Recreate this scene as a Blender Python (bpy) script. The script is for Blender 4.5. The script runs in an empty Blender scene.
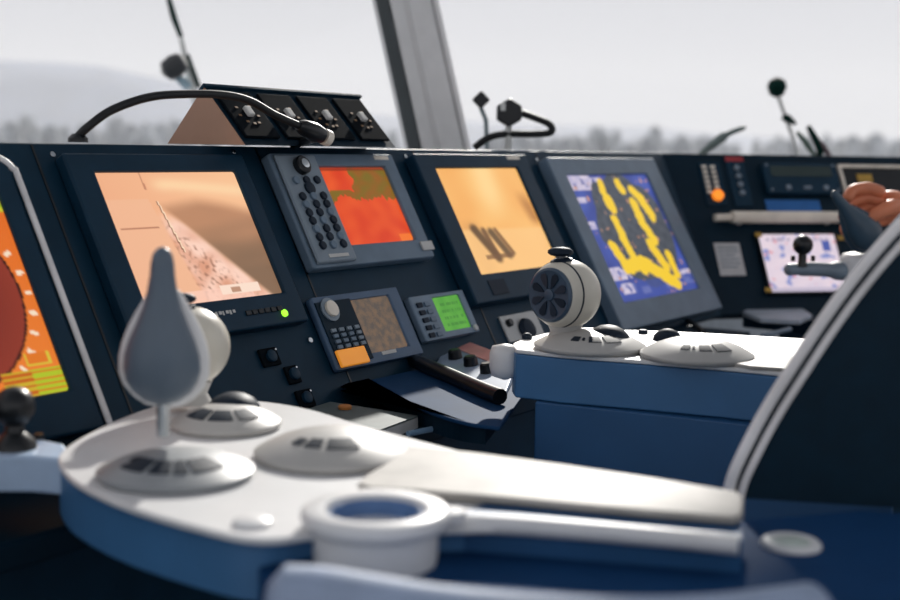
import bpy, math, random
from mathutils import Vector as V3, Matrix, noise
random.seed(7)
C = bpy.context.scene.collection
R = math.radians
EYE = 1.2            # eye height above the wheelhouse floor
FPX = 1300.0         # focal length in pixels of a 900 px wide frame

# ------------------------------------------------------------------ camera
_roll = math.atan(.016); _pitch = math.atan((300-150)*math.cos(_roll)/FPX)
_fw = V3((0, math.cos(_pitch), -math.sin(_pitch)))
_r0 = V3((1, 0, 0)); _u0 = _r0.cross(_fw)
_rt = _r0*math.cos(_roll) + _u0*math.sin(_roll)
_up = -_r0*math.sin(_roll) + _u0*math.cos(_roll)
EYEP = V3((0, 0, EYE))
cam = bpy.data.cameras.new('camera'); camo = bpy.data.objects.new('camera', cam); C.objects.link(camo)
camo.matrix_world = Matrix.Translation(EYEP) @ Matrix((_rt, _up, -_fw)).transposed().to_4x4()
cam.sensor_width = 36; cam.lens = FPX/900*36; cam.clip_end = 6000; cam.clip_start = .02
cam.dof.use_dof = True; cam.dof.focus_distance = 2.08; cam.dof.aperture_fstop = 2.8; cam.dof.aperture_blades = 7
bpy.context.scene.camera = camo

def ray(px, py): return _fw + _rt*((px-450)/FPX) + _up*((300-py)/FPX)
def onz(px, py, z):                       # measured point lying at height z
    d = ray(px, py); return EYEP + d*((z-EYE)/d.z)
def ony(px, py, y):                       # measured point at distance y
    d = ray(px, py); return EYEP + d*(y/d.y)

# ------------------------------------------------------------------ materials
def lin(c):
    return tuple(((x/255)/12.92 if x/255 <= .04045 else ((x/255+.055)/1.055)**2.4) for x in c)
MATS = {}
def mat(name, rgb, rough=.5, metal=0, var=.12, scale=18, bump=0, spec=.5, coat=0):
    if name in MATS: return MATS[name]
    m = bpy.data.materials.new(name); m.use_nodes = True; nt = m.node_tree; n = nt.nodes; l = nt.links
    b = n['Principled BSDF']; col = lin(rgb)
    b.inputs['Roughness'].default_value = rough; b.inputs['Metallic'].default_value = metal
    b.inputs['Specular IOR Level'].default_value = spec; b.inputs['Coat Weight'].default_value = coat
    tc = n.new('ShaderNodeTexCoord'); nz = n.new('ShaderNodeTexNoise')
    nz.inputs['Scale'].default_value = scale; nz.inputs['Detail'].default_value = 4
    l.new(tc.outputs['Object'], nz.inputs['Vector'])
    rp = n.new('ShaderNodeValToRGB'); e = rp.color_ramp.elements
    e[0].position = .3; e[1].position = .7
    e[0].color = tuple(x*(1-var) for x in col)+(1,); e[1].color = tuple(min(1, x*(1+var)) for x in col)+(1,)
    l.new(nz.outputs['Fac'], rp.inputs['Fac']); l.new(rp.outputs['Color'], b.inputs['Base Color'])
    if bump:
        bp = n.new('ShaderNodeBump'); bp.inputs['Strength'].default_value = bump; bp.inputs['Distance'].default_value = .002
        nz2 = n.new('ShaderNodeTexNoise'); nz2.inputs['Scale'].default_value = 400
        l.new(tc.outputs['Object'], nz2.inputs['Vector']); l.new(nz2.outputs['Fac'], bp.inputs['Height'])
        l.new(bp.outputs['Normal'], b.inputs['Normal'])
    MATS[name] = m; return m
def emit_mat(name, rgb, s=1.0):
    m = mat(name, rgb, .3); b = m.node_tree.nodes['Principled BSDF']
    b.inputs['Emission Color'].default_value = lin(rgb)+(1,); b.inputs['Emission Strength'].default_value = s; return m
def screen_mat(name, strength):
    m = bpy.data.materials.new(name); m.use_nodes = True; n = m.node_tree.nodes; b = n['Principled BSDF']
    a = n.new('ShaderNodeAttribute'); a.attribute_name = 'picture'
    b.inputs['Base Color'].default_value = (.01, .01, .012, 1); b.inputs['Roughness'].default_value = .35
    b.inputs['Specular IOR Level'].default_value = .25
    m.node_tree.links.new(a.outputs['Color'], b.inputs['Emission Color'])
    b.inputs['Emission Strength'].default_value = strength; return m
NAVY = mat('navy_console_paint', (14, 47, 66), .5, spec=.18, bump=.05)
NAVY2 = mat('dark_navy_plastic', (7, 34, 49), .5, spec=.16)
BEZEL = mat('bezel_plastic', (18, 50, 70), .45, spec=.2)
GREYBEZ = mat('grey_bezel_plastic', (100, 120, 138), .42)
MIDGREY = mat('mid_grey_plastic', (126, 140, 152), .42)
SLATE = mat('slate_blue_shelf', (30, 64, 100), .65, spec=.06)
MATTE = mat('matte_black', (12, 18, 24), .85, spec=.08)
BLACK = mat('black_plastic', (10, 15, 20), .35)
RUBBER = mat('black_rubber', (12, 14, 17), .55)
BLUE = mat('blue_pod_paint', (62, 112, 158), .45, var=.05)
BLUED = mat('deep_blue_panel', (36, 86, 132), .45, var=.05)
DARKBLUE = mat('dark_blue_top', (24, 62, 104), .75, var=.06, spec=.06)
WHITE = mat('white_plastic', (228, 228, 228), .38, var=.03)
LID = mat('worn_white_lid', (170, 166, 160), .6, var=.32, scale=11)
DISC = mat('grey_disc_plastic', (150, 154, 157), .45, var=.04)
DISCF = mat('pale_disc_plastic', (186, 184, 180), .45, var=.04)
BALLW = mat('warm_white_ball', (216, 210, 196), .36, var=.04)
PADDLE = mat('grey_paddle_rubber', (92, 106, 120), .42, var=.05)
WHEEL = mat('wheel_blue_grey', (58, 78, 98), .38)
VENT = mat('dark_button_plastic', (28, 40, 54), .55, spec=.2)
CHROME = mat('brushed_metal', (200, 205, 208), .25, 1, var=.05)
STEEL = mat('pillar_grey_paint', (232, 230, 228), .45, var=.05)
STEELD = mat('pillar_seal', (110, 112, 114), .5)
LEATHER = mat('black_leather', (6, 36, 52), .5, spec=.18, bump=.3, scale=40)
PIPE = mat('pale_piping', (236, 233, 232), .4)
BEIGE = mat('warm_lit_beige', (186, 142, 116), .5, var=.05)
ORANGE = emit_mat('orange_key', (240, 150, 45), .45)
GREENLED = emit_mat('green_led', (150, 240, 50), 1.6)
AMBER = emit_mat('amber_lamp', (255, 140, 40), .9)
RED = mat('red_label', (170, 50, 55), .5)
BLUELAB = mat('blue_label', (32, 104, 176), .5)
PAPER = mat('paper', (206, 204, 200), .7, var=.05)
COVER = mat('green_grey_cover', (92, 104, 104), .6)
PINK = mat('pink_panel', (226, 156, 148), .5)
YELLOW = mat('yellow_mark', (190, 150, 60), .5)
SKIN = mat('sunlit_skin', (214, 126, 88), .5, var=.1)
SLEEVE = mat('sleeve_cloth', (70, 60, 60), .8)
DGREEN = mat('dark_green_paint', (14, 48, 42), .8, spec=.1)
PALEM = mat('pale_mast_paint', (224, 224, 218), .5)
CREAM = mat('cream_plastic', (240, 230, 214), .5)
FLOOR = mat('grey_deck_floor', (120, 126, 132), .7, scale=4)
CEIL = mat('ceiling_panel', (226, 228, 232), .7)
WALL = mat('wall_panel', (170, 178, 186), .6)

# ------------------------------------------------------------------ geometry
def ident(p): return p
class MB:
    def __init__(s): s.v = []; s.f = []
    def add(s, vs, fs):
        o = len(s.v); s.v += [V3(p) for p in vs]; s.f += [tuple(i+o for i in f) for f in fs]; return s
    def box(s, o, a, b, c):               # corner o and three edge vectors
        o, a, b, c = V3(o), V3(a), V3(b), V3(c)
        vs = [o, o+a, o+a+b, o+b, o+c, o+a+c, o+a+b+c, o+b+c]
        fs = [(0, 3, 2, 1), (4, 5, 6, 7), (0, 1, 5, 4), (1, 2, 6, 5), (2, 3, 7, 6), (3, 0, 4, 7)]
        if a.cross(b).dot(c) < 0: fs = [f[::-1] for f in fs]
        return s.add(vs, fs)
    def prism(s, poly, d):                # polygon of points, swept by d
        poly = [V3(p) for p in poly]; d = V3(d); n = len(poly)
        nrm = V3((0, 0, 0))
        for i in range(n): nrm += poly[i].cross(poly[(i+1) % n])
        vs = poly+[p+d for p in poly]
        fs = [tuple(range(n))[::-1], tuple(range(n, 2*n))]+[(i, (i+1) % n, n+(i+1) % n, n+i) for i in range(n)]
        if nrm.dot(d) < 0: fs = [f[::-1] for f in fs]
        return s.add(vs, fs)
    def lathe(s, prof, o, ax=(0, 0, 1), n=40):   # prof: (radius, height along ax)
        ax = V3(ax).normalized(); o = V3(o)
        t = V3((1, 0, 0)) if abs(ax.x) < .8 else V3((0, 1, 0))
        e1 = (t-ax*t.dot(ax)).normalized(); e2 = ax.cross(e1)
        vs = []; fs = []
        for r, h in prof:
            for i in range(n):
                a = 2*math.pi*i/n; vs.append(o+ax*h+(e1*math.cos(a)+e2*math.sin(a))*max(r, 1e-5))
        for k in range(len(prof)-1):
            for i in range(n):
                j = (i+1) % n; fs.append((k*n+i, k*n+j, (k+1)*n+j, (k+1)*n+i))
        fs.append(tuple(range(n))[::-1]); fs.append(tuple((len(prof)-1)*n+i for i in range(n)))
        return s.add(vs, fs)
    def tube(s, pts, r, n=12):
        pts = [V3(p) for p in pts]; rs = r if isinstance(r, (list, tuple)) else [r]*len(pts)
        vs = []; fs = []; e1 = None
        for k, p in enumerate(pts):
            t = (pts[min(k+1, len(pts)-1)]-pts[max(k-1, 0)]).normalized()
            if e1 is None:
                q = V3((0, 0, 1)) if abs(t.z) < .9 else V3((1, 0, 0)); e1 = (q-t*q.dot(t)).normalized()
            else: e1 = (e1-t*e1.dot(t)).normalized()
            e2 = t.cross(e1)
            for i in range(n):
                a = 2*math.pi*i/n; vs.append(p+(e1*math.cos(a)+e2*math.sin(a))*rs[k])
        for k in range(len(pts)-1):
            for i in range(n):
                j = (i+1) % n; fs.append((k*n+i, k*n+j, (k+1)*n+j, (k+1)*n+i))
        fs.append(tuple(range(n))[::-1]); fs.append(tuple((len(pts)-1)*n+i for i in range(n)))
        return s.add(vs, fs)
    def loft(s, secs):                    # list of rings (equal length)
        n = len(secs[0]); vs = [p for r in secs for p in r]; fs = []
        for k in range(len(secs)-1):
            for i in range(n):
                j = (i+1) % n; fs.append((k*n+i, k*n+j, (k+1)*n+j, (k+1)*n+i))
        fs.append(tuple(range(n))[::-1]); fs.append(tuple((len(secs)-1)*n+i for i in range(n)))
        return s.add(vs, fs)
ORG = {}
def build(name, mb, m, parent=None, bevel=0, smooth=True, seg=2, angle=35):
    me = bpy.data.meshes.new(name); o = bpy.data.objects.new(name, me)
    if parent is not None: org = ORG[parent.name]
    else:
        xs = [p.x for p in mb.v]; ys = [p.y for p in mb.v]; zs = [p.z for p in mb.v]
        org = V3(((min(xs)+max(xs))/2, (min(ys)+max(ys))/2, min(zs)))
    me.from_pydata([tuple(p-org) for p in mb.v], [], mb.f); me.update()
    me.materials.append(m); C.objects.link(o); ORG[o.name] = org
    if parent is not None: o.parent = parent
    else: o.location = org
    if smooth:
        for p in me.polygons: p.use_smooth = True
        me.set_sharp_from_angle(angle=R(angle))
    if bevel:
        b = o.modifiers.new('bevel', 'BEVEL'); b.width = bevel; b.segments = seg; b.limit_method = 'ANGLE'; b.angle_limit = R(30)
        b.harden_normals = True
    return o
def thing(name, label, cat, loc, group=None):
    o = bpy.data.objects.new(name, None); o.empty_display_size = .05; C.objects.link(o); o.location = V3(loc); ORG[o.name] = V3(loc)
    return tag(o, label, cat, group)
def tag(o, label, cat, group=None):
    o['label'] = label; o['category'] = cat
    if group: o['group'] = group
    return o
def struct(name, mb, m, **k):
    o = build(name, mb, m, **k); o['kind'] = 'structure'; return o
def catmull(P, n=6, closed=True):
    P = [V3(p) for p in P]; out = []; N = len(P)
    for i in range(N if closed else N-1):
        g = lambda k: P[k % N] if closed else P[min(max(k, 0), N-1)]
        a, b, c, d = g(i-1), g(i), g(i+1), g(i+2)
        for k in range(n):
            t = k/n
            out.append(.5*((2*b)+(c-a)*t+(2*a-5*b+4*c-d)*t*t+(3*b-a-3*c+d)*t**3))
    if not closed: out.append(P[-1])
    return out

class Frame:                              # a console face: u along it, v down the slope, h out of it
    def __init__(s, o, yaw, tilt):
        a, t = R(yaw), R(tilt); s.o = V3(o)
        s.U = V3((math.cos(a), math.sin(a), 0)); s.H = V3((math.sin(a), -math.cos(a), 0))
        s.V = s.H*math.sin(t)+V3((0, 0, -math.cos(t))); s.N = s.H*math.cos(t)+V3((0, 0, math.sin(t)))
    def p(s, u, v, h=0): return s.o+s.U*u+s.V*v+s.N*h
    def at(s, px, py, h=0):
        d = ray(px, py); o = s.o+s.N*h; k = (o-EYEP).dot(s.N)/d.dot(s.N); q = EYEP+d*k-o
        return q.dot(s.U), q.dot(s.V)
    def rect(s, quad, h=0):               # TL TR BR BL -> u0,u1,v0,v1
        q = [s.at(x, y, h) for x, y in quad]
        return (q[0][0]+q[3][0])/2, (q[1][0]+q[2][0])/2, (q[0][1]+q[1][1])/2, (q[2][1]+q[3][1])/2
    def slab(s, r, h0, h1, mb=None):
        u0, u1, v0, v1 = r; mb = mb or MB()
        return mb.box(s.p(u0, v0, h0), s.U*(u1-u0), s.V*(v1-v0), s.N*(h1-h0))
    def ring(s, r, ri, h0, h1):           # picture-frame shape
        u0, u1, v0, v1 = r; a0, a1, b0, b1 = ri; mb = MB()
        O = [(u0, v0), (u1, v0), (u1, v1), (u0, v1)]; I = [(a0, b0), (a1, b0), (a1, b1), (a0, b1)]
        vs = [s.p(*q, h1) for q in O]+[s.p(*q, h1) for q in I]+[s.p(*q, h0) for q in O]+[s.p(*q, h0) for q in I]
        fs = []
        for i in range(4):
            j = (i+1) % 4
            fs += [(i, 4+i, 4+j, j), (4+i, 12+i, 12+j, 4+j), (i, j, 8+j, 8+i), (8+i, 8+j, 12+j, 12+i)]
        return mb.add(vs, fs)
    def cyl(s, u, v, h0, h1, r, n=20, r2=None):
        return MB().lathe([(r, 0), (r, (h1-h0)*.85), ((r2 or r)*.86, h1-h0)], s.p(u, v, h0), s.N, n)
def grow(r, a, b=None, c=None, d=None):
    b = a if b is None else b; c = a if c is None else c; d = b if d is None else d
    return (r[0]-a, r[1]+c, r[2]-b, r[3]+d)

def screen(fr, r, h, func, m, parent, nx=96, ny=72, name='screen'):
    u0, u1, v0, v1 = r; vs = []; fs = []; cs = []
    for j in range(ny+1):
        for i in range(nx+1):
            vs.append(fr.p(u0+(u1-u0)*i/nx, v0+(v1-v0)*j/ny, h)); cs.append(lin(func(i/nx, j/ny)))
    for j in range(ny):
        for i in range(nx):
            a = j*(nx+1)+i; fs.append((a, a+nx+1, a+nx+2, a+1))
    n0 = len(vs)
    mb = MB().add(vs, fs)
    # thin back so the panel has thickness
    mb.box(fr.p(u0, v0, h-.003), fr.U*(u1-u0), fr.V*(v1-v0), fr.N*.0025)
    o = build(name, mb, m, parent, smooth=False)
    at = o.data.attributes.new('picture', 'FLOAT_COLOR', 'POINT')
    for i in range(len(mb.v)): at.data[i].color = (cs[i] if i < n0 else (.01, .01, .01))+(1,)
    return o
def mix(a, b, t): t = max(0, min(1, t)); return tuple(x+(y-x)*t for x, y in zip(a, b))
def sm(e0, e1, x): t = max(0, min(1, (x-e0)/(e1-e0))); return t*t*(3-2*t)
def nz(x, y, s=1.0, z=0.0): return noise.noise(V3((x*s, y*s, z)))
def capd(x, y, x0, y0, x1, y1):
    dx, dy = x1-x0, y1-y0; L = dx*dx+dy*dy
    t = 0 if L == 0 else max(0, min(1, ((x-x0)*dx+(y-y0)*dy)/L)); return math.hypot(x-x0-dx*t, y-y0-dy*t)

# ------------------------------------------------------------------ frames of the two console runs
F = Frame(ony(160, 200, 2.0), 56, 29)
ZT = EYE+.002; VT = (F.o.z-ZT)/math.cos(R(29))*1.0           # v of the top edge (negative)
VT = -(ZT-F.o.z)/math.cos(R(29))
ZD = .78; VD = (F.o.z-ZD)/math.cos(R(29))                    # v where the slope meets the desk
UL, UR = -1.1, 1.9
G = Frame(F.p(UR, VT), 16, 30)
VGD = (ZT-ZD)/math.cos(R(30))
UZ = V3((0, 0, 1))

# ------------------------------------------------------------------ setting
struct('floor', MB().box((-4, -2.5, -.1), (9, 0, 0), (0, 11, 0), (0, 0, .1)), FLOOR)
struct('wall_right', MB().box((5, -2.5, 0), (.1, 0, 0), (0, 10.5, 0), (0, 0, 1.0)), WALL)
struct('wall_back', MB().box((-4, -2.6, 0), (9.1, 0, 0), (0, .1, 0), (0, 0, 1.0)), WALL)
struct('outer_deck', MB().box(F.p(-6, 0)*1 + V3((0, 0, -F.p(-6, 0).z-.12))-F.H*.62, F.U*14, -F.H*9, UZ*.1), FLOOR)
# front wall under the windows, window plane leaning outward
WO = F.p(0, VT)-F.H*.36; WO.z = ZT-.01
W = Frame(WO, 56, 16)
wb = WO.copy(); wb.z = 0
struct('wall_front', MB().box(wb+F.U*-3, F.U*11, -F.H*.16, UZ*(ZT-.02)), WALL)
zc = 3.49
VW = (ZT-.01-zc)/math.cos(R(16))
cf0, cf1 = W.p(-3, VW), W.p(8, VW)
struct('ceiling', MB().prism([V3((-4, -2.5, 3.5)), V3((5, -2.5, 3.5)), V3((cf1.x, cf1.y, 3.5)), V3((cf0.x, cf0.y, 3.5))], (0, 0, .1)), CEIL)
# pillar position measured at the sill and top of the photo
pl0 = W.at(404, 147)[0]; pl1 = W.at(467, 149)[0]
struct('trim_1', W.slab((-3, 8, -.001, .03), -.06, .03), STEELD, bevel=.004)
struct('trim_2', W.slab((-3, 8, VW, VW+.12), -.05, .02), STEEL, bevel=.004)
pa = W.at(404, 147, -.06)[0]; d = pl1-pa; pl0 = pa
pil = MB()
prof = [(0, -.06), (0, .0), (.10*d, .018), (.16*d, .006), (.22*d, .024), (.66*d, .03), (.70*d, .006), (.80*d, .004), (.83*d, .02), (.97*d, .016), (d, -.002), (d, -.06)]
pil.prism([W.p(pa+a, 0, b) for a, b in prof], W.V*VW)
struct('trim_3', pil, STEEL, angle=20)
SEAL_SHADE = mat('seal_and_pillar_shade', (58, 64, 66), .6)
struct('trim_4', W.slab((pa-.006, pa-.0005, VW, 0), -.045, -.008), SEAL_SHADE)  # left seal; its dark colour also carries the pillar's edge shade
struct('trim_5', W.slab((pa+.705*d, pa+.795*d, VW, 0), .0062, .0125), SEAL_SHADE)  # dark strip that paints shade into the pillar's groove
struct('trim_6', W.slab((pl1+.0005, pl1+.012, VW, 0), -.045, -.008), SEAL_SHADE)
gl = bpy.data.materials.new('window_glass'); gl.use_nodes = True
_n = gl.node_tree.nodes; _l = gl.node_tree.links; _n.clear()
_o = _n.new('ShaderNodeOutputMaterial'); _mx = _n.new('ShaderNodeMixShader'); _t = _n.new('ShaderNodeBsdfTransparent'); _g = _n.new('ShaderNodeBsdfGlossy')
_t.inputs['Color'].default_value = (.98, .985, .99, 1); _g.inputs['Roughness'].default_value = .02
_mx.inputs['Fac'].default_value = .025; _l.new(_t.outputs[0], _mx.inputs[1]); _l.new(_g.outputs[0], _mx.inputs[2]); _l.new(_mx.outputs[0], _o.inputs['Surface'])
struct('window_1', W.slab((-3, pl0-.001, VW+.121, -.002), -.03, -.022), gl, smooth=False)
struct('window_2', W.slab((pl1+.001, 8, VW+.121, -.002), -.03, -.022), gl, smooth=False)

# land outside: ground, hills, haze, treeline
GZ = -9.0
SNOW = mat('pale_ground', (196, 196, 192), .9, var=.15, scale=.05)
struct('ground', MB().box((-900, 30, GZ-1), (1900, 0, 0), (0, 2200, 0), (0, 0, 1)), SNOW)
def ridge(name, Y, prof, m, zmul=1.0):
    mb = MB(); vs = []; n = len(prof)
    rows = [(0, 1), (-60, .72), (-130, .4), (-220, 0), (90, .7), (260, 0)]
    rows = [(-220, 0), (-130, .42), (-60, .75), (0, 1), (100, .7), (260, 0)]
    for dy, k in rows:
        for px, py in prof:
            t = ony(px, py, Y); hz = max(.3, (t.z-GZ))*k
            hz *= 1+.06*noise.noise(V3((px*.02, dy*.01, 3)))
            vs.append((t.x*(1+dy/Y*.3), Y+dy, GZ-.5+hz))
    fs = [(a*n+i, a*n+i+1, (a+1)*n+i+1, (a+1)*n+i) for a in range(len(rows)-1) for i in range(n-1)]
    return struct(name, mb.add(vs, fs), m, angle=80)
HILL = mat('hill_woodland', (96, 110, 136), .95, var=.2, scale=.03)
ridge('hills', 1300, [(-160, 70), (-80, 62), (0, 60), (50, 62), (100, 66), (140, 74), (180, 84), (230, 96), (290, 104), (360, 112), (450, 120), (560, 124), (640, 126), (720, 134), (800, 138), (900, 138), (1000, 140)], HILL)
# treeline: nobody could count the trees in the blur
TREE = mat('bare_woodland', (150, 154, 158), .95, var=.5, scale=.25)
tb = MB()
random.seed(3)
def crown(p, r, h):
    n = 7; prof = [(.25*r, 0), (r, .3*h), (.8*r, .65*h), (.3*r, .95*h), (.02, h)]
    tb.lathe([(a*random.uniform(.85, 1.15), b) for a, b in prof], p, (random.uniform(-.06, .06), 0, 1), n)
for k in range(230):
    px = random.uniform(-60, 960)
    if 230 < px < 470 and random.random() < .6: continue
    Y = random.uniform(230, 420); x = (px-450)/FPX*Y
    top = (134 if px < 240 else 139) + (8 if px > 660 else 0) + random.uniform(-16, 6)
    if px < 240: top -= 5
    t = ony(px, top, Y); crown((t.x, Y, GZ-.2), random.uniform(2.0, 4.6), max(3, t.z-GZ))
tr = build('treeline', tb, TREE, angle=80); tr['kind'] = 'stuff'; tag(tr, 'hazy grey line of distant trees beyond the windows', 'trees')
# haze over the land
hz = bpy.data.materials.new('haze'); hz.use_nodes = True; n = hz.node_tree.nodes; n.clear()
ho = n.new('ShaderNodeOutputMaterial'); hv = n.new('ShaderNodeVolumeScatter')
hv.inputs['Color'].default_value = (.86, .87, .90, 1); hv.inputs['Density'].default_value = .0007; hv.inputs['Anisotropy'].default_value = 0
hz.node_tree.links.new(hv.outputs[0], ho.inputs['Volume'])
hzo = struct('haze', MB().box((-700, 120, GZ+.05), (1500, 0, 0), (0, 1050, 0), (0, 0, 80)), hz, smooth=False)

# ------------------------------------------------------------------ main console
con = thing('bridge_console', 'long dark navy bridge console with sloped face carrying the row of monitors', 'console', F.p(.4, VD).xy.to_3d())
FZ = -F.p(0, VD).z
build('sloped_panel', F.slab((UL, UR, VT, VD), -.03, 0), NAVY, con, bevel=.004)
e = F.p(UL, VT, -.002)
build('top_ledge', MB().box(V3((e.x, e.y, ZT-.03))-F.H*.345, F.U*(UR-UL), F.H*.34, UZ*.026), NAVY2, con, bevel=.003)
q = F.p(UL, VD)
build('desk_shelf', MB().box(q-UZ*.035-F.H*.03, F.U*(UR-UL-.35), F.H*.20, UZ*.035), NAVY2, con, bevel=.006)
build('base_cabinet', MB().box(V3((q.x, q.y, 0.001))-F.H*.5, F.U*(UR-UL-.1), F.H*.58, UZ*(ZD-.037)), NAVY, con)
cw = MB()
build('corner_filler', cw.prism([F.p(UR-.005, VT, -.02), F.p(UR-.005, VD, -.02), G.p(.005, VGD, -.02)], -(F.N+G.N)*.012), NAVY2, con, smooth=False)
for px, py in ((52, 155), (233, 152), (405, 157), (536, 160)):
    u, v = F.at(px, py); build('screw', F.cyl(u, v, 0, .003, .0045, 12), CHROME, con)
for px in (33, 256, 412, 534):
    u, v = F.at(px, 150)
    build('panel_seam', F.slab((u-.002, u+.002, VT+.005, VD-.02), 0, .0012), BLACK, con)

# ---- monitor helper
def monitor(name, label, quad_out, quad_in, h, bez, func, strength, margin=.0, nx=96, ny=72, group=None, tilt_depth=.025):
    ro = F.rect(quad_out, h); ri = F.rect(quad_in, h-.006)
    t = thing(name, label, 'monitor', F.p((ro[0]+ro[1])/2, ro[3], 0))
    build('bezel', F.ring(ro, ri, 0.0005, h), bez, t, bevel=.004)
    screen(F, grow(ri, .001), h-.006, func, screen_mat(name+'_picture', strength), t, nx, ny)
    return t, ro, ri
# radar on the left
RP = [F.at(0, 259, .016), F.at(24, 326, .016), F.at(0, 378, .016)]
def circ(a, b, c):
    d = 2*(a[0]*(b[1]-c[1])+b[0]*(c[1]-a[1])+c[0]*(a[1]-b[1]))
    f = lambda p: p[0]**2+p[1]**2
    x = (f(a)*(b[1]-c[1])+f(b)*(c[1]-a[1])+f(c)*(a[1]-b[1]))/d; y = (f(a)*(c[0]-b[0])+f(b)*(a[0]-c[0])+f(c)*(b[0]-a[0]))/d
    return x, y, math.hypot(a[0]-x, a[1]-y)
RCX, RCY, RCR = circ(*RP)
def radar_pic(s, t):
    u = rin[0]+(rin[1]-rin[0])*s; v = rin[2]+(rin[3]-rin[2])*t
    d = math.hypot(u-RCX, v-RCY)/RCR
    col = mix((226, 106, 34), (236, 130, 48), t)
    if d < 1: col = mix((104, 34, 26), (148, 58, 40), d*.9)
    elif d < 1.03: col = (60, 22, 12)
    a = math.degrees(math.atan2(v-RCY, u-RCX))
    if 1.07 < d < 1.16 and (a % 12) < 2.6: col = (250, 226, 196)
    if s > .84 and t < .14: col = mix((160, 186, 40), (214, 200, 50), .5+.5*math.sin(t*160))
    if s > .74 and t > .88:
        col = (206, 176, 46) if (math.sin(t*230) > .0 and nz(s*40, t*70, 1) > -.3) else (196, 96, 24)
        if s > .87: col = (176, 196, 40) if math.sin(t*230) > -.4 else (215, 120, 30)
    if .86 < s < .97 and .80 < t < .86: col = mix(col, (226, 120, 34), 1) if (.87 < s < .96 and .808 < t < .852) else (216, 196, 60)
    return col
a0 = F.at(62, 395); a1 = F.at(0, 222)
ur = (a0[0]+F.at(1, 228)[0])/2; vb = a0[1]
hR = .022
b0 = F.at(12, 153, hR); b1 = F.at(110, 418, hR)
rout = (b0[0]-.48, (b0[0]+b1[0])/2-.012, b0[1]+.004, vb+.06); rin = (ur-.36, ur, vb-.30, vb)
rad = thing('radar_monitor', 'orange radar display with dark red circle at the far left of the console', 'monitor', F.p(rout[1]-.24, rout[3]))
build('bezel', F.ring(rout, rin, .0005, hR), BEZEL, rad, bevel=.005)
screen(F, grow(rin, .001), hR-.006, radar_pic, screen_mat('radar_picture', .95), rad, 150, 120)
tr_pts = [F.p(rout[1]-.42, rout[2]-.004, hR), F.p(rout[1]-.06, rout[2]-.004, hR), F.p(rout[1]-.02, rout[2]+.0, hR), F.p(rout[1]+.004, rout[2]+.02, hR), F.p(rout[1]+.008, rout[2]+.06, hR), F.p(rout[1]+.008, rout[3], hR)]
build('chrome_trim', MB().tube(catmull(tr_pts, 5, False), .0045), PIPE, rad)
build('outer_seal', MB().tube([F.p(rout[1]+.024, rout[2]+.02, .004), F.p(rout[1]+.024, rout[3], .004)], .0035), MIDGREY, rad)

# camera monitor with the wake
def wake_pic(s, t):
    c = mix((238, 170, 132), (250, 196, 150), s*.7+.3*(1-t))
    c = mix(c, (254, 212, 166), math.exp(-((t-.10-.12*max(0, s-.5))/.05)**2)*sm(.3, .45, s))
    top = .24-.16*(s-.38)+.55*max(0, s-.62)**1.3
    w1 = .40+.74*(t-.33); w0 = .31+.16*(t-.3)
    dark = sm(top-.03, top+.10, t)*sm(w1-.03, w1+.05, s)
    c = mix(c, mix((190, 138, 104), (136, 106, 82), sm(.3, .8, t)+.25*nz(s*3, t*9)), dark)
    wk = sm(.28, .44, t)*sm(w0-.02, w0+.03, s)*sm(w1+.05, w1-.02, s)
    c = mix(c, mix((224, 160, 130), (254, 212, 192), .5+.9*nz(s*9, t*8)+.4*sm(w1-.16, w1-.02, s)), wk)
    sp = wk*sm(w1-.02, w1-.12, s)
    c = mix(c, (140, 96, 78), max(0, nz(s*40, t*32, 1, 4)-.05)*1.2*sp)
    if s < w0 and t > .2: c = mix(c, (243, 188, 152), .7)
    if abs(s-.36-.14*(t-.3)) < .006+.006*t and .22 < t < .62: c = (255, 226, 194) if s > .36+.14*(t-.3) else (150, 98, 76)
    if abs(t-.42) < .008 and .04 < s < .30: c = (176, 116, 90)
    if abs(s-.30-.02*t) < .006 and t < .14: c = (200, 136, 106)
    if t > .90 and s < .78: c = mix(c, (254, 206, 186), .8)
    if .88 < t < .955 and .55 < s < .84: c = (252, 224, 204)
    if abs(s-.66) < .035 and .90 < t < .95: c = (190, 144, 118)
    return c
m1, r1o, r1i = monitor('camera_monitor', 'large monitor showing a pink-orange ship wake picture, behind the near lever', [(66, 155), (242, 152), (310, 322), (132, 345)], [(93, 173), (234, 172), (282, 294), (145, 309)], .022, BEZEL, wake_pic, .98, nx=130, ny=100)
h = .022
def at1(px, py): return F.at(px, py, h)
for k in range(6):
    u, v = at1(248+k*6.2, 313.3-k*.9); build('button', F.slab((u-.0055, u+.0055, v-.004, v+.004), h, h+.003), BLACK, m1, bevel=.001)
u, v = at1(284, 313.5); build('power_light', F.cyl(u, v, h, h+.004, .006, 14), GREENLED, m1)
u, v = at1(225, 313); mk = MB()
for k, w in enumerate((.004, .006, .003, .006, .004, .005)): F.slab((u-.02+k*.0075, u-.02+k*.0075+w, v-.0035, v+.0035-.002*(k % 2)), h, h+.0006, mk)
build('nameplate', mk, PAPER, m1, smooth=False)

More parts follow.
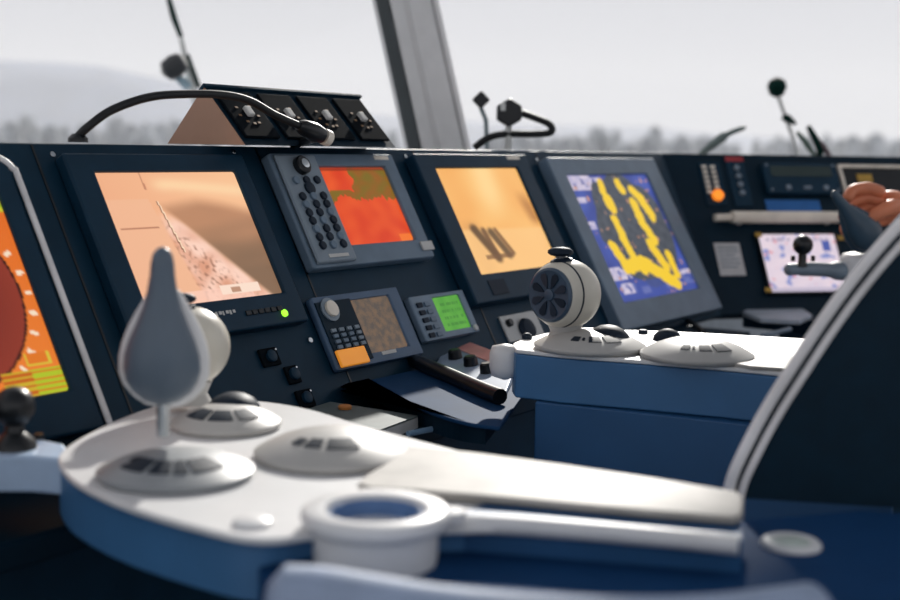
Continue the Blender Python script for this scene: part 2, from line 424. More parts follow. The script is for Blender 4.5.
# sonar plotter with key strip
def sonar_pic(s, t):
    c = mix((220, 62, 24), (236, 90, 36), .5+.8*nz(s*5, t*5))
    b = .50 + .10*nz(s*7, 1.3) + .05*nz(s*22, 5) - .12*(1-s) - .04*s
    ol = mix((124, 104, 26), (150, 92, 26), .5+nz(s*8, t*10, 1, 2))
    if t < b and (s > .42+.1*nz(t*9, 2) or (t > .30+.05*nz(s*12, 7) )): c = ol
    if t < .05: c = mix(c, (120, 40, 18), .6)
    if t < .04 and s > .5: c = (150, 60, 24)
    if t > .9 and s > .8: c = (246, 120, 40)
    return c
q2 = [(267, 154), (388, 153), (438, 254), (317, 271)]
h2 = .024
r2o = F.rect(q2, h2); r2i = F.rect([(318, 168), (383, 167), (414, 241), (350, 245)], h2-.006)
m2 = thing('sonar_plotter', 'keypad plotter with red and olive screen mounted second from the left camera monitor', 'plotter', F.p((r2o[0]+r2o[1])/2, r2o[3]))
m2['label'] = 'plotter with a key strip and a red and olive sonar picture, below the switch box'
build('housing', F.ring(r2o, r2i, .0005, h2), GREYBEZ, m2, bevel=.006)
screen(F, grow(r2i, .001), h2-.006, sonar_pic, screen_mat('sonar_picture', .95), m2)
ks = (r2o[0]+.006, r2i[0]-.012, r2o[2]+.006, r2o[3]-.006)
ku = lambda f: ks[0]+(ks[1]-ks[0])*f
kv = lambda f: ks[2]+(ks[3]-ks[2])*f
build('key_strip', F.slab(ks, h2-.002, h2+.008), MIDGREY, m2, bevel=.008, seg=3)
kb = build('knob', F.cyl(ku(.5), kv(.12), h2+.008, h2+.02, .017, 24), BLACK, m2); build('knob_cap', F.cyl(ku(.5), kv(.12), h2+.02, h2+.023, .009, 16), CHROME, kb)
for j in range(9):
    for i in range(3):
        if j == 1 and i != 1: continue
        build('key', F.cyl(ku(.24+.26*i), kv(.25+.075*j), h2+.008, h2+.013, .0075 if j != 1 else .012, 12), VENT if (i+j) % 3 else GREYBEZ, m2)
build('key_label', F.slab((ku(.3), ku(.8), kv(.93), kv(.96)), h2+.008, h2+.009), PAPER, m2)
u, v = F.at(427, 247.5, h2); build('corner_button', F.slab((u-.018, u+.018, v-.012, v+.006), h2, h2+.004), PAPER, m2, bevel=.001)
u, v = F.at(381, 158, h2); build('nameplate', F.slab((u-.022, u+.022, v-.004, v+.004), h2, h2+.0008), CREAM, m2)

# second camera monitor
def deck_pic(s, t):
    c = mix((250, 190, 112), (246, 178, 100), .5+nz(s*3, t*3))
    c = mix(c, (255, 214, 146), math.exp(-((s-.55+.1*t)/.16)**2)*sm(.6, .2, t))
    c = mix(c, (196, 134, 72), sm(.12, .0, abs(s-.86-.18*t))*sm(.2, .4, t)*sm(.62, .5, t))
    c = mix(c, (206, 146, 84), sm(.16, 0, abs(s-.14))*sm(.45, .62, t)*.7)
    c = mix(c, (252, 200, 132), sm(.56, .60, t-.03*s)*.8)
    for x0, y0, x1, y1, w, k in ((.16, .58, .30, .86, .045, (92, 66, 40)), (.26, .60, .30, .82, .03, (112, 78, 48)), (.34, .62, .44, .84, .04, (96, 72, 46)), (.40, .60, .50, .83, .022, (130, 92, 56))):
        d = capd(s, t, x0, y0, x1, y1); c = mix(c, k, sm(w*1.5, w*.4, d)*.9)
    if .16 < s < .50 and .83 < t < .875: c = mix(c, (120, 84, 52), .7)
    return c
m3, r3o, r3i = monitor('camera_monitor', 'monitor with golden deck picture and dark frame, in the middle of the console', [(418, 155), (528, 153), (582, 290), (472, 302)], [(433, 169), (517, 168), (558, 267), (480, 273)], .028, BEZEL, deck_pic, .98)
u, v = F.at(513, 158, .028); build('nameplate', F.slab((u-.026, u+.026, v-.004, v+.004), .028, .0288), CREAM, m3)
u, v = F.at(498, 286, .028); build('speaker_grille', F.slab((u-.03, u+.03, v-.014, v+.018), .028, .0295), VENT, m3)

# chart monitor
q4i = [(565, 175), (647, 175), (697, 290), (621.7, 301.7)]; h4 = .03
r4i_ = F.rect(q4i, h4-.008)
def st4(px, py):
    u, v = F.at(px, py, h4-.008); return (u-r4i_[0])/(r4i_[1]-r4i_[0]), (v-r4i_[2])/(r4i_[3]-r4i_[2])
STK = [(601, 184, 603, 192, 3.6), (618, 184, 622, 190, 4.2), (608, 200, 612, 207, 5), (632, 190, 640, 198, 4), (640, 198, 652, 216, 4.6), (634, 204, 642, 222, 4.6), (642, 222, 654, 240, 4.4), (615, 220, 624, 238, 4), (624, 240, 637, 262, 4), (613, 246, 627, 266, 4.4), (627, 267, 643, 262, 5), (643, 262, 677, 283, 5.4), (650, 244, 666, 266, 4.4), (668, 254, 677, 274, 3.8), (636, 262, 644, 268, 5)]
STK = [st4(a, b)+st4(c_, d_)+(w,) for a, b, c_, d_, w in STK]
def chart_pic(s, t):
    c = mix((42, 58, 136), (64, 86, 172), .5+.9*nz(s*6, t*6))
    for px, py, rx, ry in CH:
        if abs(s-px) < rx and abs(t-py) < ry and nz(s*22, t*22, 1, 3) > -.3: c = mix((176, 170, 206), (218, 206, 222), .5+nz(s*30, t*30))
    dx, dy = (s-.56)/.43, (t-.46)/.47
    if math.hypot(dx, dy) < 1+.12*nz(s*6, t*6, 1, 9): c = mix((58, 64, 74), (76, 82, 92), .5+nz(s*20, t*20))
    if t > .86 and s > .2 : c = mix(c, (54, 74, 158), .7)
    if nz(s*24, t*24, 1, 7) > .55: c = (206, 150, 120)
    for x0, y0, x1, y1, w in STK:
        if capd(s, t*.9, x0, y0*.9, x1, y1*.9) < w/100*(1+.25*nz(s*18, t*18)): c = (248, 206, 34)
    return c
CH = [(.13, .06, .14, .06), (.30, .05, .08, .03), (.12, .78, .12, .05), (.15, .90, .08, .04), (.93, .88, .07, .06), (.05, .40, .05, .03), (.16, .52, .06, .015), (.07, .2, .05, .02), (.35, .93, .05, .03), (.72, .93, .12, .02)]
m4, r4o, r4i = monitor('chart_monitor', 'large grey-framed chart monitor with yellow shapes on blue, right end of the row', [(543, 158), (656, 157), (722, 311), (626, 327)], q4i, h4, GREYBEZ, chart_pic, .95, nx=140, ny=110)
m4['category'] = 'monitor'

# keypad display with the orange key
q7 = [(308, 296), (398, 288), (424, 352), (340, 372)]; h7 = .016
r7 = F.rect(q7, h7); r7i = F.rect([(351, 300), (388, 296), (407, 347), (370, 353)], h7-.004)
m7 = thing('keypad_display', 'small display unit with number keys and one big orange key', 'display', F.p((r7[0]+r7[1])/2, r7[3]))
build('housing', F.ring(r7, r7i, .0005, h7), mat('blue_grey_housing', (66, 92, 120), .42), m7, bevel=.006)
def fuzz_pic(s, t): return mix((92, 84, 78), (132, 106, 84), .5+.9*nz(s*9, t*9)+.7*nz(s*40, t*40, 1, 2))
screen(F, grow(r7i, .001), h7-.004, fuzz_pic, screen_mat('fuzz_picture', .75), m7)
ku7 = lambda f: r7[0]+(r7i[0]-.006-r7[0])*f
kv7 = lambda f: r7[2]+(r7[3]-r7[2])*f
build('key_panel', F.slab((ku7(.06), ku7(1), kv7(.08), kv7(.93)), h7-.001, h7+.002), NAVY2, m7, bevel=.001)
kk = build('knob_ring', F.cyl(ku7(.36), kv7(.20), h7+.002, h7+.005, .021, 28), MIDGREY, m7); build('knob', F.cyl(ku7(.36), kv7(.20), h7+.0055, h7+.011, .014, 24), CREAM, kk)
for j in range(4):
    for i in range(4):
        build('key', F.slab((ku7(.16+.21*i), ku7(.16+.21*i)+.012, kv7(.46+.075*j), kv7(.46+.075*j)+.0065), h7+.002, h7+.006), MIDGREY if (i == 3 or j == 0) else GREYBEZ, m7, bevel=.001)
build('orange_key', F.slab((ku7(.04), ku7(.80), kv7(.75), kv7(1.0)-.003), h7+.002, h7+.008), ORANGE, m7, bevel=.002)
u, v = F.at(389, 352, h7); build('nameplate', F.slab((u-.02, u+.02, v-.003, v+.003), h7, h7+.0008), PAPER, m7)

# green display
q8 = [(408, 297), (461, 290), (481, 329), (428, 343)]; h8 = .016
r8 = F.rect(q8, h8); r8i = F.rect([(431, 298), (457, 295), (471, 327), (445, 332)], h8-.004)
m8 = thing('green_display', 'small grey instrument with a bright green screen, right of the orange-keyed unit', 'display', F.p((r8[0]+r8[1])/2, r8[3]))
build('housing', F.ring(r8, r8i, .0005, h8), mat('pale_grey_housing', (112, 132, 150), .42), m8, bevel=.005)
def green_pic(s, t):
    c = mix((84, 172, 58), (112, 196, 72), .5+.6*nz(s*4, t*4))
    if .2 < s < .9 and (t*5.2 % 1) < .42 and .1 < t < .9 and nz(s*26, int(t*5.2)*3.1, 1) > -.1: c = mix(c, (66, 142, 48), .7)
    return c
screen(F, grow(r8i, .001), h8-.004, green_pic, screen_mat('green_picture', .72), m8)
for j in range(5):
    build('key', F.slab((r8[0]+.012, r8[0]+.028, r8[2]+.014+.015*j, r8[2]+.023+.015*j), h8, h8+.004), VENT, m8, bevel=.001)
    build('key', F.slab((r8[0]+.036, r8[0]+.052, r8[2]+.014+.015*j, r8[2]+.023+.015*j), h8, h8+.004), GREYBEZ, m8, bevel=.001)
build('corner_button', F.cyl(r8[1]-.012, r8[3]-.008, h8, h8+.004, .006, 14), PAPER, m8)

# socket plates under the wake monitor
sk = thing('socket_panel', 'black panel of cable sockets under the wake monitor', 'sockets', F.p(*F.at(290, 380)))
u, v = F.at(289, 376)
for du, dv, w in ((-.03, -.035, .04), (.005, 0, .028), (.012, .042, .036)):
    pt = build('socket_plate', F.slab((u+du-w/2, u+du+w/2, v+dv-.015, v+dv+.015), .0005, .006), MATTE, sk, bevel=.002)
    build('socket', F.cyl(u+du, v+dv, .006, .012, .010, 16), BEZEL, pt); build('screw', F.cyl(u+du+w*.4, v+dv-.01, .006, .008, .002, 8), CHROME, pt)
u, v = F.at(309, 341); build('indicator_screw', F.cyl(u, v, .0005, .005, .005, 12), CHROME, sk)

# white control plate right of the green display
wp = thing('control_plate', 'white control plate with dark oval handle behind the ball controller', 'control plate', F.p(*F.at(520, 330)))
rw = F.rect([(498, 316), (532, 311), (548, 334), (512, 342)], .006)
build('plate', F.slab(rw, .0005, .006), PAPER, wp, bevel=.002)
u, v = (rw[0]+rw[1])/2, (rw[2]+rw[3])/2
build('handle', MB().lathe([(.02, 0), (.024, .006), (.02, .014), (.005, .018)], F.p(u, v+.01, .006), F.N, 24), VENT, wp)
build('switch', F.cyl(u-.05, v-.01, .006, .016, .008, 14), BLACK, wp)

# ------------------------------------------------------------------ shelf with knob panel
SZ = .815
sp = [onz(363, 376, SZ), onz(395, 394, SZ), onz(430, 411, SZ), onz(466, 422, SZ), onz(500, 427, SZ)]
ue = .82
back = F.p(ue, VD+(ZD-SZ)/math.cos(R(29)), .012); bl = F.p(.23, VD+(ZD-SZ)/math.cos(R(29)), .012)
back.z = bl.z = SZ
sh = thing('side_shelf', 'slate blue wedge shelf jutting out below the two small displays', 'shelf', V3((sp[2].x, sp[2].y, ZD)))
poly = catmull(sp, 5, False)+[onz(523, 395, SZ), back, bl]
build('shelf_top', MB().prism([V3((p.x, p.y, SZ-.006)) for p in poly], (0, 0, .006)), SLATE, sh, bevel=.002, smooth=False)
cx_ = sum(p.x for p in poly)/len(poly); cy_ = sum(p.y for p in poly)/len(poly)
build('shelf_body', MB().prism([V3((cx_+(p.x-cx_)*.8, cy_+(p.y-cy_)*.8, ZD+.001)) for p in poly], (0, 0, SZ-.0065-ZD)), NAVY2, sh, smooth=False)
kp = thing('dial_unit', 'wedge control panel with pink label and three black knobs on the slate shelf', 'control panel', onz(470, 372, SZ))
A, B_, Cc, D = onz(436, 366, SZ), onz(505, 399, SZ), onz(518, 372, SZ), onz(452, 346, SZ)
def lift(p, h_): return V3((p.x, p.y, SZ+h_))
pm = MB(); vs = [lift(A, .0005), lift(B_, .0005), lift(Cc, .0005), lift(D, .0005), lift(A, .006), lift(B_, .006), lift(Cc, .022), lift(D, .022)]
pm.add(vs, [(0, 3, 2, 1), (4, 5, 6, 7), (0, 1, 5, 4), (1, 2, 6, 5), (2, 3, 7, 6), (3, 0, 4, 7)])
build('wedge_body', pm, mat('pale_blue_panel', (150, 166, 186), .45), kp, bevel=.003)
def kpp(a, b, h_=0):
    lo = vs[4].lerp(vs[5], a); hi = vs[7].lerp(vs[6], a); nn = (vs[5]-vs[4]).cross(vs[7]-vs[4]).normalized(); return lo.lerp(hi, b)+nn*h_
KN = (vs[5]-vs[4]).cross(vs[7]-vs[4]).normalized()
build('pink_label', MB().prism([kpp(.12, .62, .0003), kpp(.88, .62, .0003), kpp(.88, .96, .0003), kpp(.12, .96, .0003)], KN*.0012), PINK, kp, smooth=False)
for a in (.22, .46, .70):
    k_ = build('knob', MB().lathe([(.013, 0), (.012, .014), (.009, .017)], kpp(a, .34, .0003), KN, 20), BLACK, kp)
wr = [lift(onz(404, 364, SZ), .013), lift(onz(440, 379, SZ), .013), lift(onz(480, 397, SZ), .013), lift(onz(500, 405, SZ), .013)]
tag(build('wrist_bar', MB().tube(catmull(wr, 5, False), .0125, 14), BLACK), 'thick black padded bar lying in front of the knob panel', 'bar')

# ------------------------------------------------------------------ things on the desk
bk = thing('notebook', 'grey-green covered notebook with pale pages lying on the desk', 'notebook', onz(345, 418, ZD))
b0, b1, b2, b3 = onz(286, 416, ZD+.02), onz(330, 402, ZD+.02), onz(418, 416, ZD+.02), onz(380, 430, ZD+.02)
def zz(p, z): return V3((p.x, p.y, z))
build('pages', MB().prism([zz(p, ZD+.0015) for p in (b0, b1, b2, b3)], (0, 0, .016)), PAPER, bk, smooth=False)
build('cover', MB().prism([zz(p, ZD+.0178) for p in (b0, b1, b2, b3)], (0, 0, .003)), COVER, bk, bevel=.001)
tag(build('bottle_cap', MB().lathe([(.010, 0), (.011, .004), (.009, .006)], zz(onz(345, 409, ZD+.021), ZD+.0212), UZ, 20), mat('dull_orange', (190, 120, 60), .5)), 'small orange round cap lying on the notebook', 'cap')
tag(build('pen', MB().tube([zz(onz(408, 434, ZD+.005), ZD+.0052), zz(onz(458, 424, ZD+.005), ZD+.0052)], [.0045, .0045], 10), mat('steel_blue', (120, 150, 176), .35)), 'slim blue-grey pen on the dark desk right of the notebook', 'pen')

# ------------------------------------------------------------------ switch box on the ledge
gq = [(208, 90), (362, 96), (384, 139), (238, 136)]
GB = Frame(ony(222, 112, 2.16), 56, 44)
rg = GB.rect(gq)
zb = ZT
sb = thing('switch_box', 'dark sloped box of four square instruments on the console ledge', 'instrument box', zz(GB.p((rg[0]+rg[1])/2, rg[3]), zb))
vb_ = (GB.o.z-zb-.001)/math.cos(R(44))
def wedge(u0, u1, ex=0):
    t0 = GB.p(u0, rg[2]); f0 = GB.p(u0, vb_); k0 = zz(t0-GB.H*.085, zb+.001)
    return MB().prism([f0, t0, k0], GB.U*(u1-u0))
build('case', wedge(rg[0], rg[1]), NAVY2, sb, smooth=False)
build('end_plate', wedge(rg[0]-.004, rg[0]-.0002), BEIGE, sb, smooth=False)  # beige side, with the warm light on it put into the colour
build('top_lip', MB().box(GB.p(rg[0]-.006, rg[2]-.004, -.02), GB.U*(rg[1]-rg[0]+.012), GB.V*.006, GB.N*.026), NAVY, sb, bevel=.001)
gw = (rg[1]-rg[0])/4
for k in range(4):
    u0 = rg[0]+gw*(k+.09); u1 = rg[0]+gw*(k+.91); v0 = rg[2]+.012; v1 = vb_-.014; um, vm = (u0+u1)/2, (v0+v1)/2
    g_ = build('instrument', GB.slab((u0, u1, v0, v1), .0005, .006), MATTE, sb, bevel=.002)
    build('switch', GB.slab((um-.007, um+.007, vm-.012, vm+.008), .006, .014), PAPER, g_, bevel=.002)
    mk = MB()
    for a, b in ((-.018, -.014), (.016, -.018), (-.014, .018), (.012, .02), (.0, .022), (-.022, .004), (.022, .004)):
        GB.slab((um+a-.003, um+a+.003, vm+b-.002, vm+b+.002), .006, .0068, mk)
    build('scale_marks', mk, mat('bronze_marks', (150, 116, 84), .5), g_, smooth=False)

# flexible gooseneck arching over the ledge
Yg = 1.83
def fy(px, py, y): return ony(px, py, y)
pts = [zz(fy(78, 139, 1.84), ZT+.008), fy(88, 127, 1.84), fy(112, 110, 1.86), fy(150, 97, 1.9), fy(190, 94, 1.95), fy(225, 95, 2.0), fy(250, 101, 2.04), fy(275, 115, 2.08), fy(300, 126, 2.12)]
gn = thing('flexible_gooseneck', 'black flexible neck arching across the window above the console ledge', 'cable', zz(pts[0], ZT))
build('neck', MB().tube(catmull(pts, 6, False), .0062, 12), RUBBER, gn)
build('base', MB().lathe([(.014, 0), (.014, .006), (.008, .012)], zz(pts[0], ZT+.0005), UZ, 18), BLACK, gn)
hd = (pts[-1]-pts[-2]).normalized()
build('head', MB().lathe([(.008, -.004), (.013, .006), (.016, .03), (.013, .05), (.004, .054)], pts[-1], hd, 20), BLACK, gn)
build('head_cap', MB().lathe([(.0135, 0), (.0135, .012), (.008, .016)], pts[-1]+hd*.0545, hd, 18), CREAM, gn)
build('stand', MB().tube([pts[-1]+hd*.03-UZ*.012, zz(F.p(*F.at(306, 150)), ZT+.002)-F.H*.03], .007, 10), BLACK, gn)

# ------------------------------------------------------------------ outside fittings
def mast(name, label, cat, base): return thing(name, label, cat, base)
Ym = 4.6
b = ony(190, 90, Ym); DK = -.02
mm = thing('lamp_mast', 'thin dark green and white mast with a black lamp outside the left window', 'mast', V3((b.x+.06, Ym, DK)))
p_ = [V3((b.x+.12, Ym, DK)), ony(196, 105, Ym), ony(181, 38, Ym)]
build('lower_pole', MB().tube(p_, [.014, .012, .009], 10), PALEM, mm)
build('upper_pole', MB().tube([ony(181, 37, Ym), ony(174, 18, Ym), ony(167, -8, Ym)], [.009, .012, .009], 10), DGREEN, mm)
lc = ony(178, 67, Ym); ax = (ony(186, 62, Ym)-ony(170, 72, Ym)).normalized()
build('lamp', MB().lathe([(.01, -.05), (.036, -.035), (.042, 0), (.034, .03), (.02, .04)], lc-V3((0, .05, 0)), ax, 16), BLACK, mm)
build('lamp_bracket', MB().tube([lc+V3((.0, -.02, -.03)), ony(190, 88, Ym)+V3((0, -.02, 0))], .016, 10), mat('pale_cyan_metal', (150, 178, 190), .4), mm)
build('brace', MB().tube([ony(187, 55, Ym), ony(199, 88, Ym)], .010, 8), DGREEN, mm)

Yc = 3.3
w1 = thing('small_lamp', 'small tilted black box lamp on a thin stalk, right beside the pillar', 'lamp', zz(ony(486, 145, Yc), ZT))
c1 = ony(481, 100, Yc)
e1 = V3((.707, 0, .707)); e2 = V3((-.707, 0, .707)); s_ = .033
build('lamp_box', MB().box(c1-e1*s_/2-e2*s_/2-V3((0, .02, 0)), e1*s_, e2*s_, V3((0, .04, 0))), BLACK, w1, bevel=.004)
build('stalk', MB().tube([c1-UZ*.02, ony(486, 120, Yc), zz(ony(487, 145, Yc), ZT+.001)], .006, 8), mat('pale_stalk', (150, 165, 168), .4), w1)
w2 = thing('camera_box', 'larger black box camera with looping cable standing near the pillar', 'camera', zz(ony(505, 145, Yc-.15), ZT))
c2 = ony(509, 113, Yc-.15); hx = [V3((math.cos(R(30+60*k)), 0, math.sin(R(30+60*k))))*.034 for k in range(6)]
build('camera_body', MB().prism([c2+h_-V3((0, .03, 0)) for h_ in hx], (0, .06, 0)), BLACK, w2, bevel=.005)
build('lens_window', MB().box(c2+V3((-.022, -.034, .004)), (.012, 0, 0), (0, .004, 0), (0, 0, .018)), PALEM, w2, bevel=.001)
build('cable', MB().tube(catmull([c2+V3((.03, 0, 0)), ony(530, 116, Yc-.15), ony(549, 124, Yc-.15), ony(551, 132, Yc-.15), ony(535, 134, Yc-.15), ony(505, 134, Yc-.15), ony(488, 138, Yc-.15), ony(474, 148, Yc-.15)], 6, False), .0085, 10), RUBBER, w2)
build('foot', MB().tube([c2-UZ*.03, zz(c2, ZT+.001)], .008, 8), PALEM, w2)

Yr = 4.6; b = ony(790, 150, Yr)
am = thing('ball_mast', 'pale thin mast topped by a small black ball outside the right window', 'mast', V3((b.x+.05, Yr, DK)))
build('ball', MB().lathe([(.006, -.036), (.024, -.028), (.035, 0), (.028, .022), (.006, .034)], ony(777, 87, Yr), UZ, 14), DGREEN, am)
build('pole', MB().tube([ony(778, 96, Yr), ony(786, 118, Yr), ony(797, 150, Yr), V3((b.x+.2, Yr, DK))], .007, 8), PALEM, am)
build('clamp', MB().tube([ony(783, 116, Yr), ony(788, 119, Yr), ony(796, 124, Yr)], [.012, .016, .006], 8), DGREEN, am)
wa = thing('wiper', 'dark forked wiper arm rising above the right console edge', 'wiper', zz(ony(818, 156, 4.2), DK))
build('arm', MB().tube([ony(808, 126, 4.2), ony(816, 140, 4.2), ony(820, 150, 4.2), zz(ony(822, 170, 4.2), DK)], [.008, .012, .012, .012], 8), DGREEN, wa)
build('blade', MB().tube([ony(797, 132, 4.2), ony(806, 143, 4.2), ony(815, 156, 4.2)], [.006, .01, .006], 8), mat('grey_green', (86, 110, 96), .5), wa)
build('strut', MB().tube([ony(816, 139, 4.2), ony(823, 146, 4.2), ony(830, 157, 4.2)], [.007, .01, .008], 8), mat('dull_mauve', (120, 100, 104), .5), wa)
bl_ = [ony(700, 155, 4.0), ony(712, 145, 4.0), ony(728, 134, 4.0), ony(746, 127, 4.0)]
wb_ = thing('wiper', 'single pale grey blade slanting up left of the small black ball mast', 'wiper', zz(bl_[0], DK))
build('blade', MB().tube(catmull(bl_, 4, False), [.011]*4+[.014]*4+[.008]*4+[.003], 8), mat('grey_blade', (120, 134, 130), .5), wb_)
build('arm', MB().tube([bl_[0], zz(bl_[0], DK)], .012, 8), STEELD, wb_)

# ------------------------------------------------------------------ wing console on the right
wg = thing('wing_console', 'dark wing console with radio, breakers and notices at the right', 'console', zz(G.p(.5, VGD), 0))
GR = 1.5
build('sloped_panel', G.slab((.003, GR, 0, VGD), -.03, 0), NAVY2, wg, bevel=.003)
tl = G.p(.003, .002, -.002)
build('top_ledge', MB().prism([zz(tl, ZT-.03), zz(G.p(GR, .002, -.002), ZT-.03), zz(G.p(GR, 0)-G.H*.5, ZT-.03), zz(tl-G.H*.02+G.U*.02, ZT-.03)], (0, 0, .026)), NAVY2, wg, bevel=.002, smooth=False)
q = G.p(.0, VGD)
build('desk_shelf', MB().prism([zz(q+G.U*.14-G.H*.01, ZD-.035), zz(q+G.U*GR-G.H*.01, ZD-.035), zz(q+G.U*GR+G.H*.32, ZD-.035), zz(q+G.U*.40+G.H*.32, ZD-.035)], (0, 0, .035)), NAVY2, wg, bevel=.004, smooth=False)
build('base_cabinet', MB().box(zz(q, .001)+G.U*.45-G.H*.35, G.U*(GR-.45), G.H*.55, UZ*(ZD-.037)), NAVY, wg, smooth=False)
def gthing(name, label, cat, px, py): return thing(name, label, cat, G.p(*G.at(px, py)))
# breaker strip with amber lamp
r_ = G.rect([(699, 162), (720, 163), (728, 206), (706, 205)], .004)
t = gthing('breaker_strip', 'narrow switch strip with a glowing amber lamp at the wing console top left', 'switch strip', 713, 205)
build('plate', G.slab(r_, .0005, .004), NAVY, t, bevel=.001)
for i in range(2):
    for j in range(6):
        u = r_[0]+(r_[1]-r_[0])*(.22+.4*i); v = r_[2]+(r_[3]-r_[2])*(.08+.115*j)
        build('switch', G.slab((u-.007, u+.007, v, v+.010), .004, .009), CREAM, t, bevel=.001)
u, v = G.at(718, 195, .01); build('amber_lamp', G.cyl(u, v, .004, .016, .016, 20), AMBER, t)
r_ = G.rect([(725, 156), (743, 157), (753, 206), (735, 206)], .004)
t = gthing('fuse_strip', 'narrow dark strip of round switches under a red label', 'switch strip', 742, 206)
build('plate', G.slab(r_, .0005, .004), BEZEL, t, bevel=.001)
build('red_label', G.slab((r_[0], r_[1], r_[2]+.002, r_[2]+.016), .0041, .006), RED, t)
for j in range(4):
    build('switch', G.cyl((r_[0]+r_[1])/2, r_[2]+.038+.026*j, .004, .012, .008, 14), MIDGREY, t)
# radio
r_ = G.rect([(762, 162), (836, 163), (842, 193), (769, 193)], .02)
t = gthing('marine_radio', 'flat dark radio unit with dim display above the blue label', 'radio', 800, 193)
build('housing', G.slab(r_, .0005, .02), BEZEL, t, bevel=.004)
build('display', G.slab((r_[0]+.02, r_[1]-.02, r_[2]+.012, r_[2]+.045), .0201, .0215), mat('dim_display', (46, 62, 60), .25), t)
for k, f in enumerate((.27, .5, .53, .56, .78)):
    u = r_[0]+(r_[1]-r_[0])*f; build('button', G.cyl(u, r_[3]-.016, .02, .026, .008 if k in (0, 4) else .005, 14), MIDGREY, t)
for a, b in ((.05, .1), (.95, .1), (.05, .9), (.95, .9)):
    build('screw', G.cyl(r_[0]+(r_[1]-r_[0])*a, r_[2]+(r_[3]-r_[2])*b, .02, .023, .004, 10), MIDGREY, t)
r_ = G.rect([(765, 200), (819, 200), (822, 213), (768, 213)], .003)
tag(build('blue_label', G.slab(r_, .0005, .003), BLUELAB), 'plain bright blue label strip under the radio', 'label')
# grab bar
t = gthing('handrail', 'cream grab bar fixed across the wing console above the small screen', 'rail', 775, 220)
a_, c_ = G.at(714, 219, .025), G.at(842, 220, .025); m_ = G.at(731, 218, .025)
build('bar', MB().tube([G.p(m_[0], m_[1], .03), G.p(c_[0]+.06, m_[1], .03)], .0165, 16), CREAM, t)
build('bar_end', MB().tube([G.p(a_[0], m_[1]+.002, .03), G.p(m_[0]-.0005, m_[1], .03)], .010, 14), CREAM, t)
for f in (.1, .9):
    u = m_[0]+(c_[0]-m_[0])*f; build('bracket', G.cyl(u, m_[1], .0005, .02, .01, 12), STEEL, t)
# printed notice
r_ = G.rect([(714, 243), (739, 243), (746, 275), (720, 276)], .001)
t = gthing('notice', 'small grey printed notice on the wing panel left of the small screen', 'notice', 730, 275)
build('sheet', G.slab(r_, .0004, .0016), mat('notice_paper', (205, 204, 204), .7), t, smooth=False)
mk = MB()
for j in range(6): G.slab((r_[0]+.008, r_[1]-.008-.012*(j % 3 == 2), r_[2]+.012+j*.0115, r_[2]+.0155+j*.0115), .0017, .002, mk)
build('print_lines', mk, GREYBEZ, t, smooth=False)
# small screen
r_ = G.rect([(760, 233), (838, 235), (845, 292), (769, 291)], .012)
t = gthing('map_screen', 'pale lavender screen with small coloured marks, behind the black ball knob', 'screen', 800, 295)
build('bezel', G.ring(grow(r_, .006), r_, .0005, .014), BLACK, t, bevel=.002)
def map_pic(s, t_):
    c = mix((222, 208, 224), (236, 218, 228), .5+nz(s*5, t_*5))
    if nz(s*9, t_*9, 1, 5) > .38: c = (140, 150, 205)
    if nz(s*13, t_*11, 1, 8) > .46: c = (226, 160, 170)
    if abs(t_-.10) < .02 and .1 < s < .9: c = (150, 140, 170) if nz(s*30, 0) > 0 else c
    if t_ > .93: c = (196, 186, 206)
    if abs(s-.86) < .05 and .12 < t_ < .3: c = (80, 96, 170)
    return c
screen(G, grow(r_, .001), .010, map_pic, screen_mat('map_picture', .95), t)
for px, py in ((759, 235), (769, 290), (841, 238)):
    u, v = G.at(px, py, .014); build('yellow_tab', G.slab((u-.012, u+.008, v-.007, v+.007), .0142, .016), YELLOW, t, bevel=.001)
# framed unit at the far right
r_ = G.rect([(843, 167), (905, 168), (909, 196), (848, 196)], .012)
t = gthing('framed_unit', 'dark panel in a pale metal frame with yellow tag, above the hand', 'panel', 876, 196)
build('frame', G.ring(grow(r_, .010, .010, .03), r_, .0005, .012), CREAM, t, bevel=.002)
build('face', G.slab(r_, .0004, .006), BLACK, t)
u, v = G.at(866, 178, .008); build('yellow_tag', G.slab((u-.028, u+.02, v-.012, v+.012), .0061, .009), YELLOW, t)
# grey tray and paper on the wing desk
def onD(px, py, dz=0): return onz(px, py, ZD+dz)
tag(build('document_tray', MB().prism([onD(742, 316, .001), onD(752, 310, .001), onD(802, 312, .001), onD(812, 319, .001), onD(800, 325, .001), onD(760, 323, .001)], (0, 0, .012)), mat('tray_grey', (170, 180, 192), .5), bevel=.003), 'flat grey tray lying on the wing console desk', 'tray')
tag(build('desk_cable', MB().tube(catmull([onD(640, 318, .006), onD(668, 316, .006), onD(690, 322, .006), onD(704, 332, .006)], 5, False), .006, 8), RUBBER), 'black cable on the desk below the chart monitor', 'cable')
tag(build('straight_edge', MB().tube([onD(762, 336, .006), onD(790, 329, .006)], .006, 8), GREYBEZ), 'slim grey ruler lying in front of the grey tray', 'ruler')

